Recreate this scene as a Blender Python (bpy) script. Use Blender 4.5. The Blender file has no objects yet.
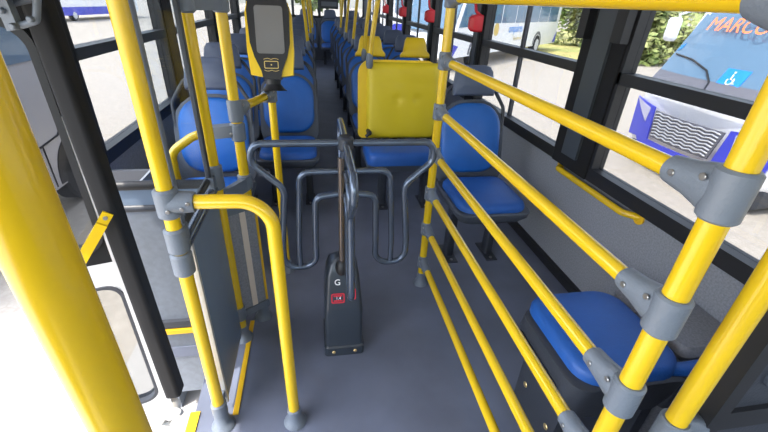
import bpy, math, random
from mathutils import Vector, Matrix
random.seed(7)
S = bpy.context.scene
COL = S.collection
V = Vector
PI = math.pi

# ------------------------------------------------------------------ mesh helpers
class MB:
    def __init__(s): s.v = []; s.f = []
    def add(s, vs, fs):
        o = len(s.v); s.v += [tuple(p) for p in vs]; s.f += [tuple(i + o for i in f) for f in fs]; return s
    def box(s, a, b):
        (x0, y0, z0), (x1, y1, z1) = a, b
        vs = [(x0,y0,z0),(x1,y0,z0),(x1,y1,z0),(x0,y1,z0),(x0,y0,z1),(x1,y0,z1),(x1,y1,z1),(x0,y1,z1)]
        return s.add(vs, [(0,3,2,1),(4,5,6,7),(0,1,5,4),(1,2,6,5),(2,3,7,6),(3,0,4,7)])
    def obox(s, o, ax, ay, az):
        """box from corner o along three edge vectors"""
        o, ax, ay, az = V(o), V(ax), V(ay), V(az)
        vs = [o, o+ax, o+ax+ay, o+ay, o+az, o+ax+az, o+ax+ay+az, o+ay+az]
        return s.add(vs, [(0,3,2,1),(4,5,6,7),(0,1,5,4),(1,2,6,5),(2,3,7,6),(3,0,4,7)])
    def loft(s, rings, cap0=True, cap1=True, closed=False):
        n = len(rings[0]); vs = [p for r in rings for p in r]; fs = []
        m = len(rings)
        for i in range(m - (0 if closed else 1)):
            j = (i + 1) % m
            for k in range(n):
                l = (k + 1) % n
                fs.append((i*n+k, i*n+l, j*n+l, j*n+k))
        if not closed:
            if cap0: fs.append(tuple(range(n-1, -1, -1)))
            if cap1: fs.append(tuple((m-1)*n + k for k in range(n)))
        return s.add(vs, fs)
    def tube(s, path, r, n=14, closed=False):
        P = [V(p) for p in path]
        rr = r if isinstance(r, (list, tuple)) else [r]*len(P)
        T = []
        for i in range(len(P)):
            if closed: d = P[(i+1) % len(P)] - P[i-1]
            else: d = P[min(i+1, len(P)-1)] - P[max(i-1, 0)]
            T.append(d.normalized())
        u = T[0].orthogonal().normalized(); rings = []
        for i, p in enumerate(P):
            u = (u - T[i]*u.dot(T[i])).normalized(); w = T[i].cross(u)
            rings.append([p + (u*math.cos(2*PI*k/n) + w*math.sin(2*PI*k/n))*rr[i] for k in range(n)])
        return s.loft(rings, closed=closed)
    def cyl(s, a, b, r, n=20, bev=0.0):
        a, b = V(a), V(b); d = (b-a).normalized()
        if bev: return s.tube([a, a+d*1e-5, a+d*bev, b-d*bev, b-d*1e-5, b], [r-bev, r-bev, r, r, r-bev, r-bev], n)
        return s.tube([a, b], r, n)
    def prism(s, poly, axis, lo, hi):
        """poly in the two other axes (cyclic order), extruded on axis"""
        def pt(p, t):
            return {'x': (t, p[0], p[1]), 'y': (p[0], t, p[1]), 'z': (p[0], p[1], t)}[axis]
        return s.loft([[pt(p, lo) for p in poly], [pt(p, hi) for p in poly]])
    def ring(s, outer, inner, axis, lo, hi):
        def pt(p, t):
            return {'x': (t, p[0], p[1]), 'y': (p[0], t, p[1]), 'z': (p[0], p[1], t)}[axis]
        n = len(outer)
        rs = [[pt(p, lo) for p in outer], [pt(p, hi) for p in outer], [pt(p, hi) for p in inner], [pt(p, lo) for p in inner]]
        return s.loft(rs, closed=True)
    def build(s, name, mat, parent=None, smooth=38, off=None):
        me = bpy.data.meshes.new(name)
        o_ = V(off) if off is not None else (V(parent['_o']) if parent is not None and '_o' in parent else V((0,0,0)))
        me.from_pydata([tuple(V(p) - o_) for p in s.v], [], s.f)
        me.update()
        import bmesh
        bm = bmesh.new(); bm.from_mesh(me)
        bmesh.ops.recalc_face_normals(bm, faces=bm.faces); bm.to_mesh(me); bm.free()
        if smooth:
            me.shade_smooth(); me.set_sharp_from_angle(angle=math.radians(smooth))
        me.materials.append(mat)
        o = bpy.data.objects.new(name, me); COL.objects.link(o)
        if parent is not None:
            o.parent = parent
            if '_o' in parent: o['_o'] = parent['_o']
        return o

def fillet(pts, r, k=7):
    P = [V(p) for p in pts]; out = [P[0]]
    for i in range(1, len(P)-1):
        a, b, c = P[i-1], P[i], P[i+1]
        rr = r[i-1] if isinstance(r, (list, tuple)) else r
        u = (a-b).normalized(); w = (c-b).normalized()
        ang = u.angle(w)
        t = min(rr/math.tan(ang/2), (a-b).length*.49, (c-b).length*.49)
        p0, p2 = b+u*t, b+w*t
        for j in range(k+1):
            s = j/k
            # rational quadratic, close to an arc
            wt = math.sin(ang/2)
            B0, B1, B2 = (1-s)**2, 2*s*(1-s)*wt, s*s
            out.append((p0*B0 + b*B1 + p2*B2)/(B0+B1+B2))
    out.append(P[-1]); return out

def rrect(w, h, r, n=6, cx=0, cy=0):
    r4 = r if isinstance(r, (list, tuple)) else [r]*4   # br, tr, tl, bl
    out = []
    for (sx, sy, a0, rad) in ((1,-1,-90,r4[0]), (1,1,0,r4[1]), (-1,1,90,r4[2]), (-1,-1,180,r4[3])):
        x, y = sx*(w/2-rad), sy*(h/2-rad)
        for k in range(n+1):
            a = math.radians(a0 + 90*k/n)
            out.append((cx + x + rad*math.cos(a), cy + y + rad*math.sin(a)))
    return out

def pillow(mb, outline, t, frame, bulge=.3, edge=.35):
    """padded slab: outline (2d, centred), thickness t, frame = (origin, u, v, n)"""
    o, u, w, n = [V(q) for q in frame]
    mx = max(abs(p[0]) for p in outline); my = max(abs(p[1]) for p in outline)
    e = edge*min(mx, my)
    lv = [(0.0, 0.0), (0.0, .45), (.10, .74), (.32, .92), (.65, 1.0), (1.1, 1.0+bulge*.35), (1.7, 1.0+bulge*.75)]
    rings = []
    for ins, h in lv:
        d = ins*e
        rings.append([o + u*(p[0]*(1-d/mx)) + w*(p[1]*(1-d/my)) + n*(t*h) for p in outline])
    mb.loft(rings)
    return mb

# ------------------------------------------------------------------ materials
def mat(name, col, rough=.5, metal=0.0, coat=0.0, bump=0.0, bscale=60, vary=0.0, vscale=8, spec=.5, emit=None, col2=None):
    m = bpy.data.materials.new(name); m.use_nodes = True
    nt = m.node_tree; b = nt.nodes['Principled BSDF']
    b.inputs['Base Color'].default_value = (*col, 1); b.inputs['Roughness'].default_value = rough
    b.inputs['Metallic'].default_value = metal; b.inputs['Coat Weight'].default_value = coat
    b.inputs['Specular IOR Level'].default_value = spec
    tc = nt.nodes.new('ShaderNodeTexCoord')
    if vary or col2:
        nz = nt.nodes.new('ShaderNodeTexNoise'); nz.inputs['Scale'].default_value = vscale; nz.inputs['Detail'].default_value = 4
        nt.links.new(tc.outputs['Object'], nz.inputs['Vector'])
        mx = nt.nodes.new('ShaderNodeMix'); mx.data_type = 'RGBA'
        c2 = col2 if col2 else tuple(c*(1-vary) for c in col)
        mx.inputs[6].default_value = (*col, 1); mx.inputs[7].default_value = (*c2, 1)
        rp = nt.nodes.new('ShaderNodeMapRange'); rp.inputs[1].default_value = .35; rp.inputs[2].default_value = .65
        nt.links.new(nz.outputs['Fac'], rp.inputs[0]); nt.links.new(rp.outputs[0], mx.inputs[0])
        nt.links.new(mx.outputs[2], b.inputs['Base Color'])
    if bump:
        n2 = nt.nodes.new('ShaderNodeTexNoise'); n2.inputs['Scale'].default_value = bscale; n2.inputs['Detail'].default_value = 3
        nt.links.new(tc.outputs['Object'], n2.inputs['Vector'])
        bp = nt.nodes.new('ShaderNodeBump'); bp.inputs['Strength'].default_value = bump; bp.inputs['Distance'].default_value = .01
        nt.links.new(n2.outputs['Fac'], bp.inputs['Height']); nt.links.new(bp.outputs['Normal'], b.inputs['Normal'])
    if emit:
        b.inputs['Emission Color'].default_value = (*emit[0], 1); b.inputs['Emission Strength'].default_value = emit[1]
    return m

def glass_mat(name, tint, refl=.06):
    m = bpy.data.materials.new(name); m.use_nodes = True; nt = m.node_tree
    for n in list(nt.nodes): nt.nodes.remove(n)
    out = nt.nodes.new('ShaderNodeOutputMaterial'); t = nt.nodes.new('ShaderNodeBsdfTransparent')
    g = nt.nodes.new('ShaderNodeBsdfGlossy'); g.inputs['Roughness'].default_value = .02
    t.inputs['Color'].default_value = (*tint, 1)
    f = nt.nodes.new('ShaderNodeLayerWeight'); f.inputs['Blend'].default_value = .5
    p5 = nt.nodes.new('ShaderNodeMath'); p5.operation = 'POWER'; p5.inputs[1].default_value = 5
    k = nt.nodes.new('ShaderNodeMath'); k.operation = 'MULTIPLY_ADD'; k.inputs[1].default_value = .18; k.inputs[2].default_value = refl
    nt.links.new(f.outputs['Facing'], p5.inputs[0])
    mx = nt.nodes.new('ShaderNodeMixShader')
    nt.links.new(p5.outputs[0], k.inputs[0]); nt.links.new(k.outputs[0], mx.inputs[0])
    nt.links.new(t.outputs[0], mx.inputs[1]); nt.links.new(g.outputs[0], mx.inputs[2]); nt.links.new(mx.outputs[0], out.inputs[0])
    return m

M = {}
M['yellow'] = mat('yellow_paint', (.66, .43, .009), .22, coat=.35)
M['yellow_trim'] = mat('yellow_trim', (.72, .42, .01), .45)
M['yellow_vinyl'] = mat('yellow_vinyl', (.66, .49, .012), .42, bump=.10, bscale=14)
M['yellow_plastic'] = mat('yellow_plastic', (.78, .52, .008), .4)
M['clamp'] = mat('grey_clamp_plastic', (0.1320, 0.1531, 0.1848), .42, bump=.12, bscale=180)
M['screw'] = mat('screw_steel', (.35, .34, .33), .3, metal=.9)
M['brass'] = mat('brass_screw', (.75, .55, .25), .3, metal=.9)
M['floor'] = mat('grey_blue_vinyl_floor', (0.1294, 0.1478, 0.2046), .48, vary=.22, vscale=3.5, bump=.08, bscale=300)
M['wall'] = mat('speckled_grey_laminate', (0.2600, 0.2665, 0.2925), .55, col2=(.19, .195, .22), vscale=130, bump=.05, bscale=200)
M['panel'] = mat('dark_grey_laminate', (0.1584, 0.1782, 0.2112), .38, vary=.15, vscale=40)
M['panel_blue'] = mat('blue_grey_laminate', (0.1650, 0.2178, 0.2970), .4, vary=.12, vscale=5)
M['dark'] = mat('charcoal_plastic', (.030, .034, .044), .45, bump=.08, bscale=150)
M['black'] = mat('black_rubber', (.012, .012, .014), .5)
M['pillar'] = mat('dark_pillar_paint', (.011, .011, .012), .7, spec=.25)
M['pillar_grey'] = mat('pillar_grey_insert', (.045, .053, .062), .45)
M['shell'] = mat('seat_shell_grey', (.060, .070, .090), .5, bump=.08, bscale=150)
M['headrest'] = mat('headrest_grey', (.080, .100, .155), .48, bump=.06, bscale=120)
M['blue'] = mat('blue_vinyl', (0.0132, 0.1188, 0.4356), .42, bump=.12, bscale=30, vary=.15, vscale=6)
M['blue_fabric'] = mat('blue_cushion_vinyl', (0.0132, 0.0990, 0.3960), .5, bump=.15, bscale=160, vary=.2, vscale=4)
M['slate'] = mat('slate_painted_tube', (0.0858, 0.1082, 0.1518), .22, metal=.55, coat=.3)
M['post'] = mat('bronze_tube', (.20, .165, .145), .25, metal=.75)
M['box'] = mat('turnstile_box_paint', (0.028, 0.036, 0.048), .35, coat=.2)
M['red'] = mat('red_plastic', (.62, .018, .03), .4)
M['redtext'] = mat('red_decal', (.55, .02, .04), .5)
M['white'] = mat('white_paint', (.80, .80, .82), .35, coat=.3)
M['white_text'] = mat('white_decal', (.85, .85, .85), .5)
M['silver'] = mat('aluminium', (.62, .61, .58), .35, metal=.6)
M['cream'] = mat('cream_strip', (.66, .56, .47), .45)
M['leaf_white'] = mat('door_white_paint', (.66, .64, .63), .4)
M['step'] = mat('step_plate', (.40, .38, .36), .6)
M['roof'] = mat('ceiling_white', (.72, .72, .70), .6)
M['glass'] = glass_mat('window_glass', (.60, .61, .615), .03)
M['glass_front'] = glass_mat('windscreen_glass', (.80, .84, .83), .03)
M['glass2'] = glass_mat('partition_glass', (.90, .93, .95), .006)
M['screen'] = mat('screen_glass', (.15, .15, .15), .08, spec=.9)
M['gold'] = mat('gold_ink', (.65, .48, .15), .4)
M['van'] = mat('van_grey', (.50, .49, .52), .35, coat=.3)
M['busw'] = mat('bus_white', (.82, .82, .84), .35, coat=.3)
M['busb'] = mat('bus_blue', (.05, .06, .50), .4)
M['busglass'] = mat('bus_dark_glass', (.10, .19, .30), .08, spec=.9)
M['wind'] = mat('windshield_blue', (.10, .19, .29), .08, spec=.8)
M['dashboard'] = mat('bus_cowl_grey', (.13, .13, .155), .5)
M['tire'] = mat('tire', (.02, .02, .02), .8)
M['hub'] = mat('hub_grey', (.55, .55, .57), .4)
M['orange'] = mat('orange_led', (.9, .2, .07), .5, emit=((1, .17, .05), 1.0))
M['sticker'] = mat('sticker_blue', (.01, .25, .75), .4)
M['hl'] = mat('headlamp', (.45, .45, .62), .15, spec=.9)
M['chrome'] = mat('grille_chrome', (.6, .6, .62), .3, metal=.7)
M['trunk'] = mat('bark', (.12, .08, .05), .8)
def leafmat(name, a, b):
    return mat(name, a, .6, col2=b, vscale=1.3)
M['leafA'] = leafmat('hedge_leaf', (.15, .23, .05), (.42, .42, .16))
M['leafB'] = leafmat('tree_leaf', (.10, .19, .05), (.26, .33, .10))
M['leafC'] = leafmat('dry_leaf', (.26, .22, .12), (.16, .20, .06))
M['grass'] = mat('dry_grass', (.50, .42, .16), .9, col2=(.36, .38, .12), vscale=.8)
# paving: voronoi cobbles
def paving():
    m = bpy.data.materials.new('sunlit_paving'); m.use_nodes = True; nt = m.node_tree; b = nt.nodes['Principled BSDF']
    tc = nt.nodes.new('ShaderNodeTexCoord'); vo = nt.nodes.new('ShaderNodeTexVoronoi'); vo.feature = 'DISTANCE_TO_EDGE'
    vo.inputs['Scale'].default_value = 8.5
    nt.links.new(tc.outputs['Object'], vo.inputs['Vector'])
    r = nt.nodes.new('ShaderNodeMapRange'); r.inputs[1].default_value = 0; r.inputs[2].default_value = .09
    nt.links.new(vo.outputs['Distance'], r.inputs[0])
    nz = nt.nodes.new('ShaderNodeTexNoise'); nz.inputs['Scale'].default_value = 9.; nz.inputs['Detail'].default_value = 5; nz.inputs['Roughness'].default_value = .7
    nt.links.new(tc.outputs['Object'], nz.inputs['Vector'])
    a = nt.nodes.new('ShaderNodeMix'); a.data_type = 'RGBA'; a.inputs[6].default_value = (.52, .47, .405, 1); a.inputs[7].default_value = (.235, .205, .17, 1)
    nt.links.new(nz.outputs['Fac'], a.inputs[0])
    c = nt.nodes.new('ShaderNodeMix'); c.data_type = 'RGBA'; c.inputs[6].default_value = (.36, .315, .265, 1)
    nt.links.new(r.outputs[0], c.inputs[0]); nt.links.new(a.outputs[2], c.inputs[7])
    nt.links.new(c.outputs[2], b.inputs['Base Color']); b.inputs['Roughness'].default_value = .85
    return m
M['paving'] = paving()

# ------------------------------------------------------------------ scene bookkeeping
def thing(name, label, cat, loc=(0,0,0), group=None, local=False, rotz=0):
    o = bpy.data.objects.new(name, None); COL.objects.link(o); o.location = loc; o.rotation_euler = (0, 0, rotz)
    o.empty_display_size = .1
    o['label'] = label; o['category'] = cat
    if group: o['group'] = group
    if not local: o['_o'] = list(loc)
    return o
def tag(o, label, cat, group=None):
    o['label'] = label; o['category'] = cat
    if group: o['group'] = group
    return o
def struct(o, label=None, cat=None):
    o['kind'] = 'structure'
    if label: o['label'] = label
    if cat: o['category'] = cat
    return o
def dup(root, loc, label, group=None, rotz=None, scale=None):
    r = root.copy(); COL.objects.link(r); r.location = loc; r['label'] = label
    if rotz is not None: r.rotation_euler = (0, 0, rotz)
    if scale: r.scale = (scale,)*3
    if group: r['group'] = group
    for ch in list(root.children):
        c = ch.copy(); COL.objects.link(c); c.parent = r
        for g in ch.children:
            d = g.copy(); COL.objects.link(d); d.parent = c
    return r
def text(name, body, m, parent, size, loc, xdir, ydir, extrude=.0006, off=None):
    cu = bpy.data.curves.new(name, 'FONT'); cu.body = body; cu.size = size; cu.align_x = 'CENTER'; cu.align_y = 'CENTER'; cu.extrude = extrude
    cu.materials.append(m)
    tmp = bpy.data.objects.new(name, cu); COL.objects.link(tmp)
    dg = bpy.context.evaluated_depsgraph_get(); dg.update()
    me = bpy.data.meshes.new_from_object(tmp.evaluated_get(dg)); me.name = name
    bpy.data.objects.remove(tmp); bpy.data.curves.remove(cu)
    o = bpy.data.objects.new(name, me); COL.objects.link(o); o.parent = parent
    x = V(xdir).normalized(); y = V(ydir); y = (y - x*y.dot(x)).normalized(); z = x.cross(y)
    p = V(loc) - (V(parent['_o']) if '_o' in parent else V((0,0,0)))
    mt = Matrix((x, y, z)).transposed().to_4x4(); mt.translation = p
    o.matrix_local = mt
    return o

# ================================================================== SETTING
XL, XR = -1.05, 1.40          # inner faces of the side walls
ZR = 2.15
GZ = -.90                     # ground outside
Y0, Y1 = -1.9, 10.85
T = .06
DOOR0, DOOR1 = -.35, 1.95

# floor: main deck with the step well of the door cut out
f = MB()
f.prism([(XL-T, DOOR1), (XL-T, Y1), (XR+T, Y1), (XR+T, Y0), (XL-T, Y0), (XL-T, DOOR0), (-.50, DOOR0), (-.50, 1.37), (-.735, 1.37), (-.735, DOOR1)], 'z', -.06, 0)
fl = struct(f.build('floor', M['floor'], smooth=0))
w = MB(); w.box((XL-T, DOOR0, -.48), (-.50, DOOR1, -.45))
struct(w.build('floor', M['step'], smooth=0))
w = MB(); w.box((-.505, DOOR0, -.48), (-.50, 1.37, -.06)); w.box((-.74, 1.40, -.48), (-.73, DOOR1, .70))
struct(w.build('trim_1', M['panel'], smooth=0))
w = MB(); w.box((XL-T, DOOR1, -.48), (-.73, DOOR1+.02, .62)); struct(w.build('trim_50', M['dark'], smooth=0))
# yellow nosing on the edge of the deck, beside the step
w = MB(); w.prism([(-.515, -.02), (-.497, -.02), (-.497, .004), (-.48, .004), (-.48, .006), (-.515, .006)], 'y', DOOR0, 1.03)
struct(w.build('trim_2', M['yellow_trim'], smooth=0))
# yellow line at the foot of the partition
w = MB(); w.box((-.358, 1.0, .0), (-.338, 1.50, .004)); struct(w.build('trim_3', M['yellow_trim'], smooth=0))

w = MB(); w.box((XL-T, Y0, ZR), (XR+T, Y1, ZR+.06)); struct(w.build('ceiling', M['roof'], smooth=0))
# side walls: below the sill and above the window head
SILL, HEAD = .63, 1.82
w = MB(); w.box((XR, Y0, -.06), (XR+T, Y1, SILL)); w.box((XR, Y0, HEAD), (XR+T, Y1, ZR))
struct(w.build('wall_right', M['wall'], smooth=0))
w = MB(); w.box((XL-T, DOOR1, -.06), (XL, Y1, SILL)); w.box((XL-T, Y0, HEAD), (XL, Y1, ZR)); w.box((XL-T, Y0, -.06), (XL, DOOR0, SILL))
struct(w.build('wall_left', M['wall'], smooth=0))
w = MB(); w.box((XL-T, Y1, -.06), (XR+T, Y1+T, .98)); w.box((XL-T, Y1, 1.9), (XR+T, Y1+T, ZR))
w.box((XL-T, Y1, .98), (XL+.12, Y1+T, 1.9)); w.box((XR-.12, Y1, .98), (XR+T, Y1+T, 1.9))
struct(w.build('wall_rear', M['panel'], smooth=0))
w = MB(); w.box((XR-.03, Y0, 0), (XR, Y1, .05)); struct(w.build('baseboard_right', M['black'], smooth=0))
w = MB(); w.box((XL, DOOR1+.02, 0), (XL+.03, Y1, .05)); struct(w.build('baseboard_left', M['black'], smooth=0))

w = MB(); w.box((XL-T, Y0-T, -.06), (XR+T, Y0, .85)); w.box((XL-T, Y0-T, 1.85), (XR+T, Y0, ZR))
struct(w.build('wall_front', M['dark'], smooth=0))
w = MB(); w.ring(rrect(XR-XL+2*T, 1.0, .05, cx=(XL+XR)/2, cy=1.35), rrect(XR-XL-.06, .90, .12, cx=(XL+XR)/2, cy=1.35), 'y', Y0-T, Y0)
o = struct(w.build('window_20', M['black'], smooth=0))
w = MB(); w.box((XL, Y0-.03, .88), (XR, Y0-.025, 1.82)); w.build('pane', M['glass_front'], o, smooth=0)
# pillars and windows
PILL_R = [(1.68, 1.99), (3.34, 3.53), (4.84, 5.04), (6.36, 6.56), (7.88, 8.08), (9.40, 9.60)]
k = 4
for i, (a, b) in enumerate(PILL_R):
    w = MB(); w.box((XR-.035, a, SILL), (XR+T, b, HEAD))
    o = struct(w.build('trim_%d' % k, M['pillar'], smooth=0)); k += 1
    w = MB(); c = (a+b)/2; h = (b-a)*.21
    w.box((XR-.05, c-h, SILL+.07), (XR-.035, c+h, HEAD)); w.build('insert', M['pillar_grey'], o, smooth=0)
    if i == 0:
        w = MB(); w.box((XR-.075, a-.01, 1.28), (XR-.035, a+.06, 1.7)); w.build('latch', M['black'], o, smooth=0)
        w = MB(); w.box((XR-.075, b-.05, 1.28), (XR-.035, b+.01, 1.7)); w.build('latch', M['black'], o, smooth=0)
PILL_L = [(1.95, 2.01), (3.26, 3.46), (4.84, 5.04), (6.36, 6.56), (7.88, 8.08), (9.40, 9.60)]
for i, (a, b) in enumerate(PILL_L):
    w = MB(); w.box((XL-T, a, SILL), (XL+.03, b, HEAD)); struct(w.build('trim_%d' % k, M['pillar'], smooth=0)); k += 1

def window(n, x, sgn, a, b, mull=True):
    """side window between y=a..b; x = inner face; sgn=+1 right wall"""
    q = MB(); x0, x1 = (x-.025, x+.045) if sgn > 0 else (x-.045, x+.025)
    q.box((x0, a, SILL), (x1, b, SILL+.065))             # bottom frame
    q.box((x0, a, 1.755), (x1, b, HEAD))
    q.box((x0, a, 1.112), (x1, b, 1.162))                # middle rail
    q.box((x0, a, SILL+.065), (x1, a+.02, 1.755)); q.box((x0, b-.02, SILL+.065), (x1, b, 1.755))
    o = struct(q.build('window_%d' % n, M['black'], smooth=0))
    xm = x + .02*sgn
    if mull:
        c = (a+b)/2 + .05
        q = MB(); q.box((xm-.012, c-.014, SILL+.065), (xm+.012, c+.014, 1.112)); q.box((xm-.012, c-.014, 1.162), (xm+.012, c+.014, 1.755))
        q.build('mullion', M['dark'], o, smooth=0)
    q = MB(); q.box((xm-.002, a+.02, SILL+.065), (xm+.002, b-.02, 1.112)); q.build('pane', M['glass'], o, smooth=0)
    q = MB(); q.box((xm-.002, a+.02, 1.162), (xm+.002, b-.02, 1.755)); q.build('pane', M['glass'], o, smooth=0)
    return o
n = 1
ed = [Y0+.1] + [v for p in PILL_R for v in p] + [Y1]
for i in range(0, len(ed), 2):
    window(n, XR, 1, ed[i], ed[i+1], mull=(i > 0)); n += 1
ed = [v for p in PILL_L for v in p][1:] + [Y1]
for i in range(0, len(ed), 2):
    window(n, XL, -1, ed[i], ed[i+1], mull=False); n += 1
q = MB(); q.ring(rrect(XR-XL-.24, .92, .08, cx=(XL+XR)/2, cy=1.44), rrect(XR-XL-.32, .84, .06, cx=(XL+XR)/2, cy=1.44), 'y', Y1-.01, Y1+.07)
o = struct(q.build('window_%d' % n, M['black'], smooth=0))
q = MB(); q.box((XL+.15, Y1+.02, 1.02), (XR-.15, Y1+.025, 1.86)); q.build('pane', M['glass'], o, smooth=0)
for xx in (-.45, .18, .81):
    q = MB(); q.box((xx-.03, Y1+.0, 1.02), (xx+.03, Y1+.05, 1.86)); q.build('mullion', M['pillar_grey'], o, smooth=0)

# ================================================================== OUTSIDE GROUND
g = MB(); g.add([(-90,-40,GZ),(120,-40,GZ),(120,140,GZ),(-90,140,GZ)], [(0,1,2,3)])
struct(g.build('ground', M['paving'], smooth=0))

# ================================================================== DOOR SIDE
# rotating post of the door
w = MB(); w.loft([[(p[0], p[1], 0) for p in rrect(.056, .07, .016, cx=-.602, cy=1.14)], [(p[0], p[1], 1.95) for p in rrect(.05, .06, .016, cx=-.632, cy=1.14)]])
o = struct(w.build('trim_%d' % k, M['pillar'])); k += 1
# folded door leaf, swung inwards beside the post
ang = math.radians(17)
LU = V((-math.cos(ang), -math.sin(ang), 0)); LN = V((math.sin(ang), -math.cos(ang), 0)); LO = V((-.642, 1.17, 0))
def leafpt(s_, z, d=0.0): return LO + LU*s_ + V((0,0,z)) + LN*d
def leaf_ring(outer, inner, d0, d1):
    q = MB()
    rs = [[leafpt(*p, d0) for p in outer], [leafpt(*p, d1) for p in outer], [leafpt(*p, d1) for p in inner], [leafpt(*p, d0) for p in inner]]
    return q.loft(rs, closed=True)
def leaf_plate(poly, d0, d1):
    return MB().loft([[leafpt(*p, d0) for p in poly], [leafpt(*p, d1) for p in poly]])
LW = .29
door = struct(leaf_ring(rrect(LW, 1.40, .012, cx=LW/2, cy=1.27), rrect(LW-.05, .66, .07, cx=LW/2, cy=1.005), -.015, .015).build('door_1', M['pillar']),
              'narrow folded door leaf with two rounded panes beside the dark post', 'door')
low = leaf_ring(rrect(LW, .78, .012, cx=LW/2, cy=.24), rrect(LW-.055, .58, .05, cx=LW/2, cy=.255), -.015, .016).build('lower_frame', M['leaf_white'], door)
low['label'] = 'white lower frame'
q = leaf_plate(rrect(.028, 1.25, .004, cx=.012, cy=.475), .016, .024).build('edge_strip', M['leaf_white'], door)
leaf_ring(rrect(LW-.05, .66, .07, cx=LW/2, cy=1.005), rrect(LW-.085, .625, .06, cx=LW/2, cy=1.005), -.02, .026).build('gasket', M['black'], door)
leaf_ring(rrect(LW-.055, .58, .05, cx=LW/2, cy=.255), rrect(LW-.075, .56, .045, cx=LW/2, cy=.255), -.02, .022).build('gasket', M['dark'], door)
leaf_plate(rrect(LW-.085, .625, .06, cx=LW/2, cy=1.005), -.003, .0).build('pane', M['glass'], door, smooth=0)
leaf_plate(rrect(LW-.075, .56, .045, cx=LW/2, cy=.255), -.003, .0).build('pane', M['glass'], door, smooth=0)
q = MB(); q.tube([leafpt(.01, -.1, .03), leafpt(.06, -.16, .03), leafpt(.02, -.2, .03), leafpt(-.02, -.14, .03)], .018); q.cyl(leafpt(.0, -.11, .05), leafpt(.0, -.11, .0), .03)
q.build('hinge_bracket', M['silver'], door)
# yellow bar handle on the leaf
q = MB(); p0, p1 = V((-.622, 1.09, .805)), V((-.735, 1.03, .64))
d = (p1-p0).normalized(); sd = d.cross(LN).normalized()*.014
q.obox(p0-sd, (p1-p0), sd*2, LN*.014)
q.obox(p0-sd-d*.035, d*.05, sd*2, LN*.006)
hd = q.build('handle', M['yellow'], door, smooth=0); hd['label'] = 'yellow bar handle'
q = MB(); q.cyl(p0-d*.02+LN*.005, p0-d*.02+LN*.010, .006); q.build('bolt', M['screw'], hd)
# door drive arms under the header
dm = thing('door_mechanism', 'dark linkage arms and brackets above the folded door leaf', 'door mechanism', (-.62, 1.0, 1.32))
q = MB(); q.box((-1.04, .88, 1.385), (-.535, 1.08, 1.52)); q.build('housing', M['black'], dm, smooth=0)
q = MB(); q.tube(fillet([(-.70,.99,1.345), (-.615,.985,1.350), (-.585,.985,1.325), (-.552,.985,1.335), (-.540,.99,1.375)], .012), .007, 10); q.build('arm', M['clamp'], dm)
q = MB(); q.tube(fillet([(-.68,1.0,1.37), (-.60,1.0,1.362), (-.545,1.0,1.375)], .02), .006, 10); q.build('arm', M['shell'], dm)
q = MB(); q.obox((-.606,.975,1.315), (.022,0,.004), (0,.02,0), (-.004,0,.07)); q.build('bracket', M['clamp'], dm, smooth=0)
for p in ((-.600,.978,1.352), (-.588,.975,1.325), (-.556,.98,1.338)):
    q = MB(); q.cyl((p[0], p[1]-.012, p[2]), (p[0], p[1]+.012, p[2]), .006, bev=.002); q.build('bolt', M['clamp'], dm)

# low partition between the step well and the first seat
PX = -.735
sp = thing('stairwell_partition', 'dark grey low partition panel behind the door post, yellow strip near its foot', 'partition', (-.72, 1.38, 0))
q = MB(); q.box((PX, 1.375, -.3), (-.405, 1.40, .70)); q.build('panel', M['panel'], sp, smooth=0)
q = MB(); q.cyl((PX, 1.385, .79), (-.40, 1.385, .79), .017); q.build('top_rail', M['black'], sp)
q = MB(); q.cyl((PX, 1.385, .70), (-.40, 1.385, .70), .015); q.build('rail', M['dark'], sp)
q = MB(); q.box((PX, 1.38, .71), (-.405, 1.392, .78)); q.build('insert', M['panel_blue'], sp, smooth=0)
q = MB(); q.box((PX, 1.355, .13), (-.405, 1.375, .165)); q.build('strip', M['dark'], sp, smooth=0)
q = MB(); q.box((PX, 1.35, .10), (-.405, 1.375, .125)); y_ = q.build('strip', M['yellow_trim'], sp, smooth=0); y_['label'] = 'yellow strip'

# ================================================================== CLAMPS, POLES
PR_ = .0195
def flange(mb, x, y, z=0.0):
    mb.tube([(x,y,z), (x,y,z+.004), (x,y,z+.018), (x,y,z+.03), (x,y,z+.075), (x,y,z+.078)], [.040,.042,.036,.026,.0245,.021], 20)
    return mb
def screws(o, pts, nrm, r=.0055):
    nrm = V(nrm).normalized()
    for p in pts:
        q = MB(); q.cyl(V(p), V(p)+nrm*.004, r, 12, bev=.001); s_ = q.build('screw', M['screw'], o)
def clamp(parent, x, y, z, dirs, name='clamp', hh=.042, L=.105, r=PR_, rr=.0165, side=None):
    """sleeve on a post with one tapered branch per direction"""
    q = MB(); q.cyl((x,y,z-hh), (x,y,z+hh), r+.0075, 22, bev=.004)
    for d in dirs:
        d = V(d).normalized(); up = V((0,0,1)); sdv = d.cross(up).normalized()
        rings = []
        for (t, a, h) in ((.0, r+.005, hh*.95), (.03, r+.004, hh*.93), (.058, rr+.0065, hh*.72), (.08, rr+.0055, rr+.008), (L-.003, rr+.0048, rr+.0055), (L, rr+.002, rr+.002)):
            c = V((x,y,z)) + d*t
            rings.append([c + sdv*(a*math.cos(2*PI*k_/20)) + up*(h*math.sin(2*PI*k_/20)) for k_ in range(20)])
        q.loft(rings)
    o = q.build(name, M['clamp'], parent)
    if side is not None:
        sd = V(side).normalized(); d = V(dirs[0]).normalized()
        screws(o, [V((x,y,z)) + d*.024 + sd*(r+.003) + V((0,0,.017)), V((x,y,z)) + d*.074 + sd*(rr+.004) + V((0,0,.002))], sd)
    return o
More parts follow.
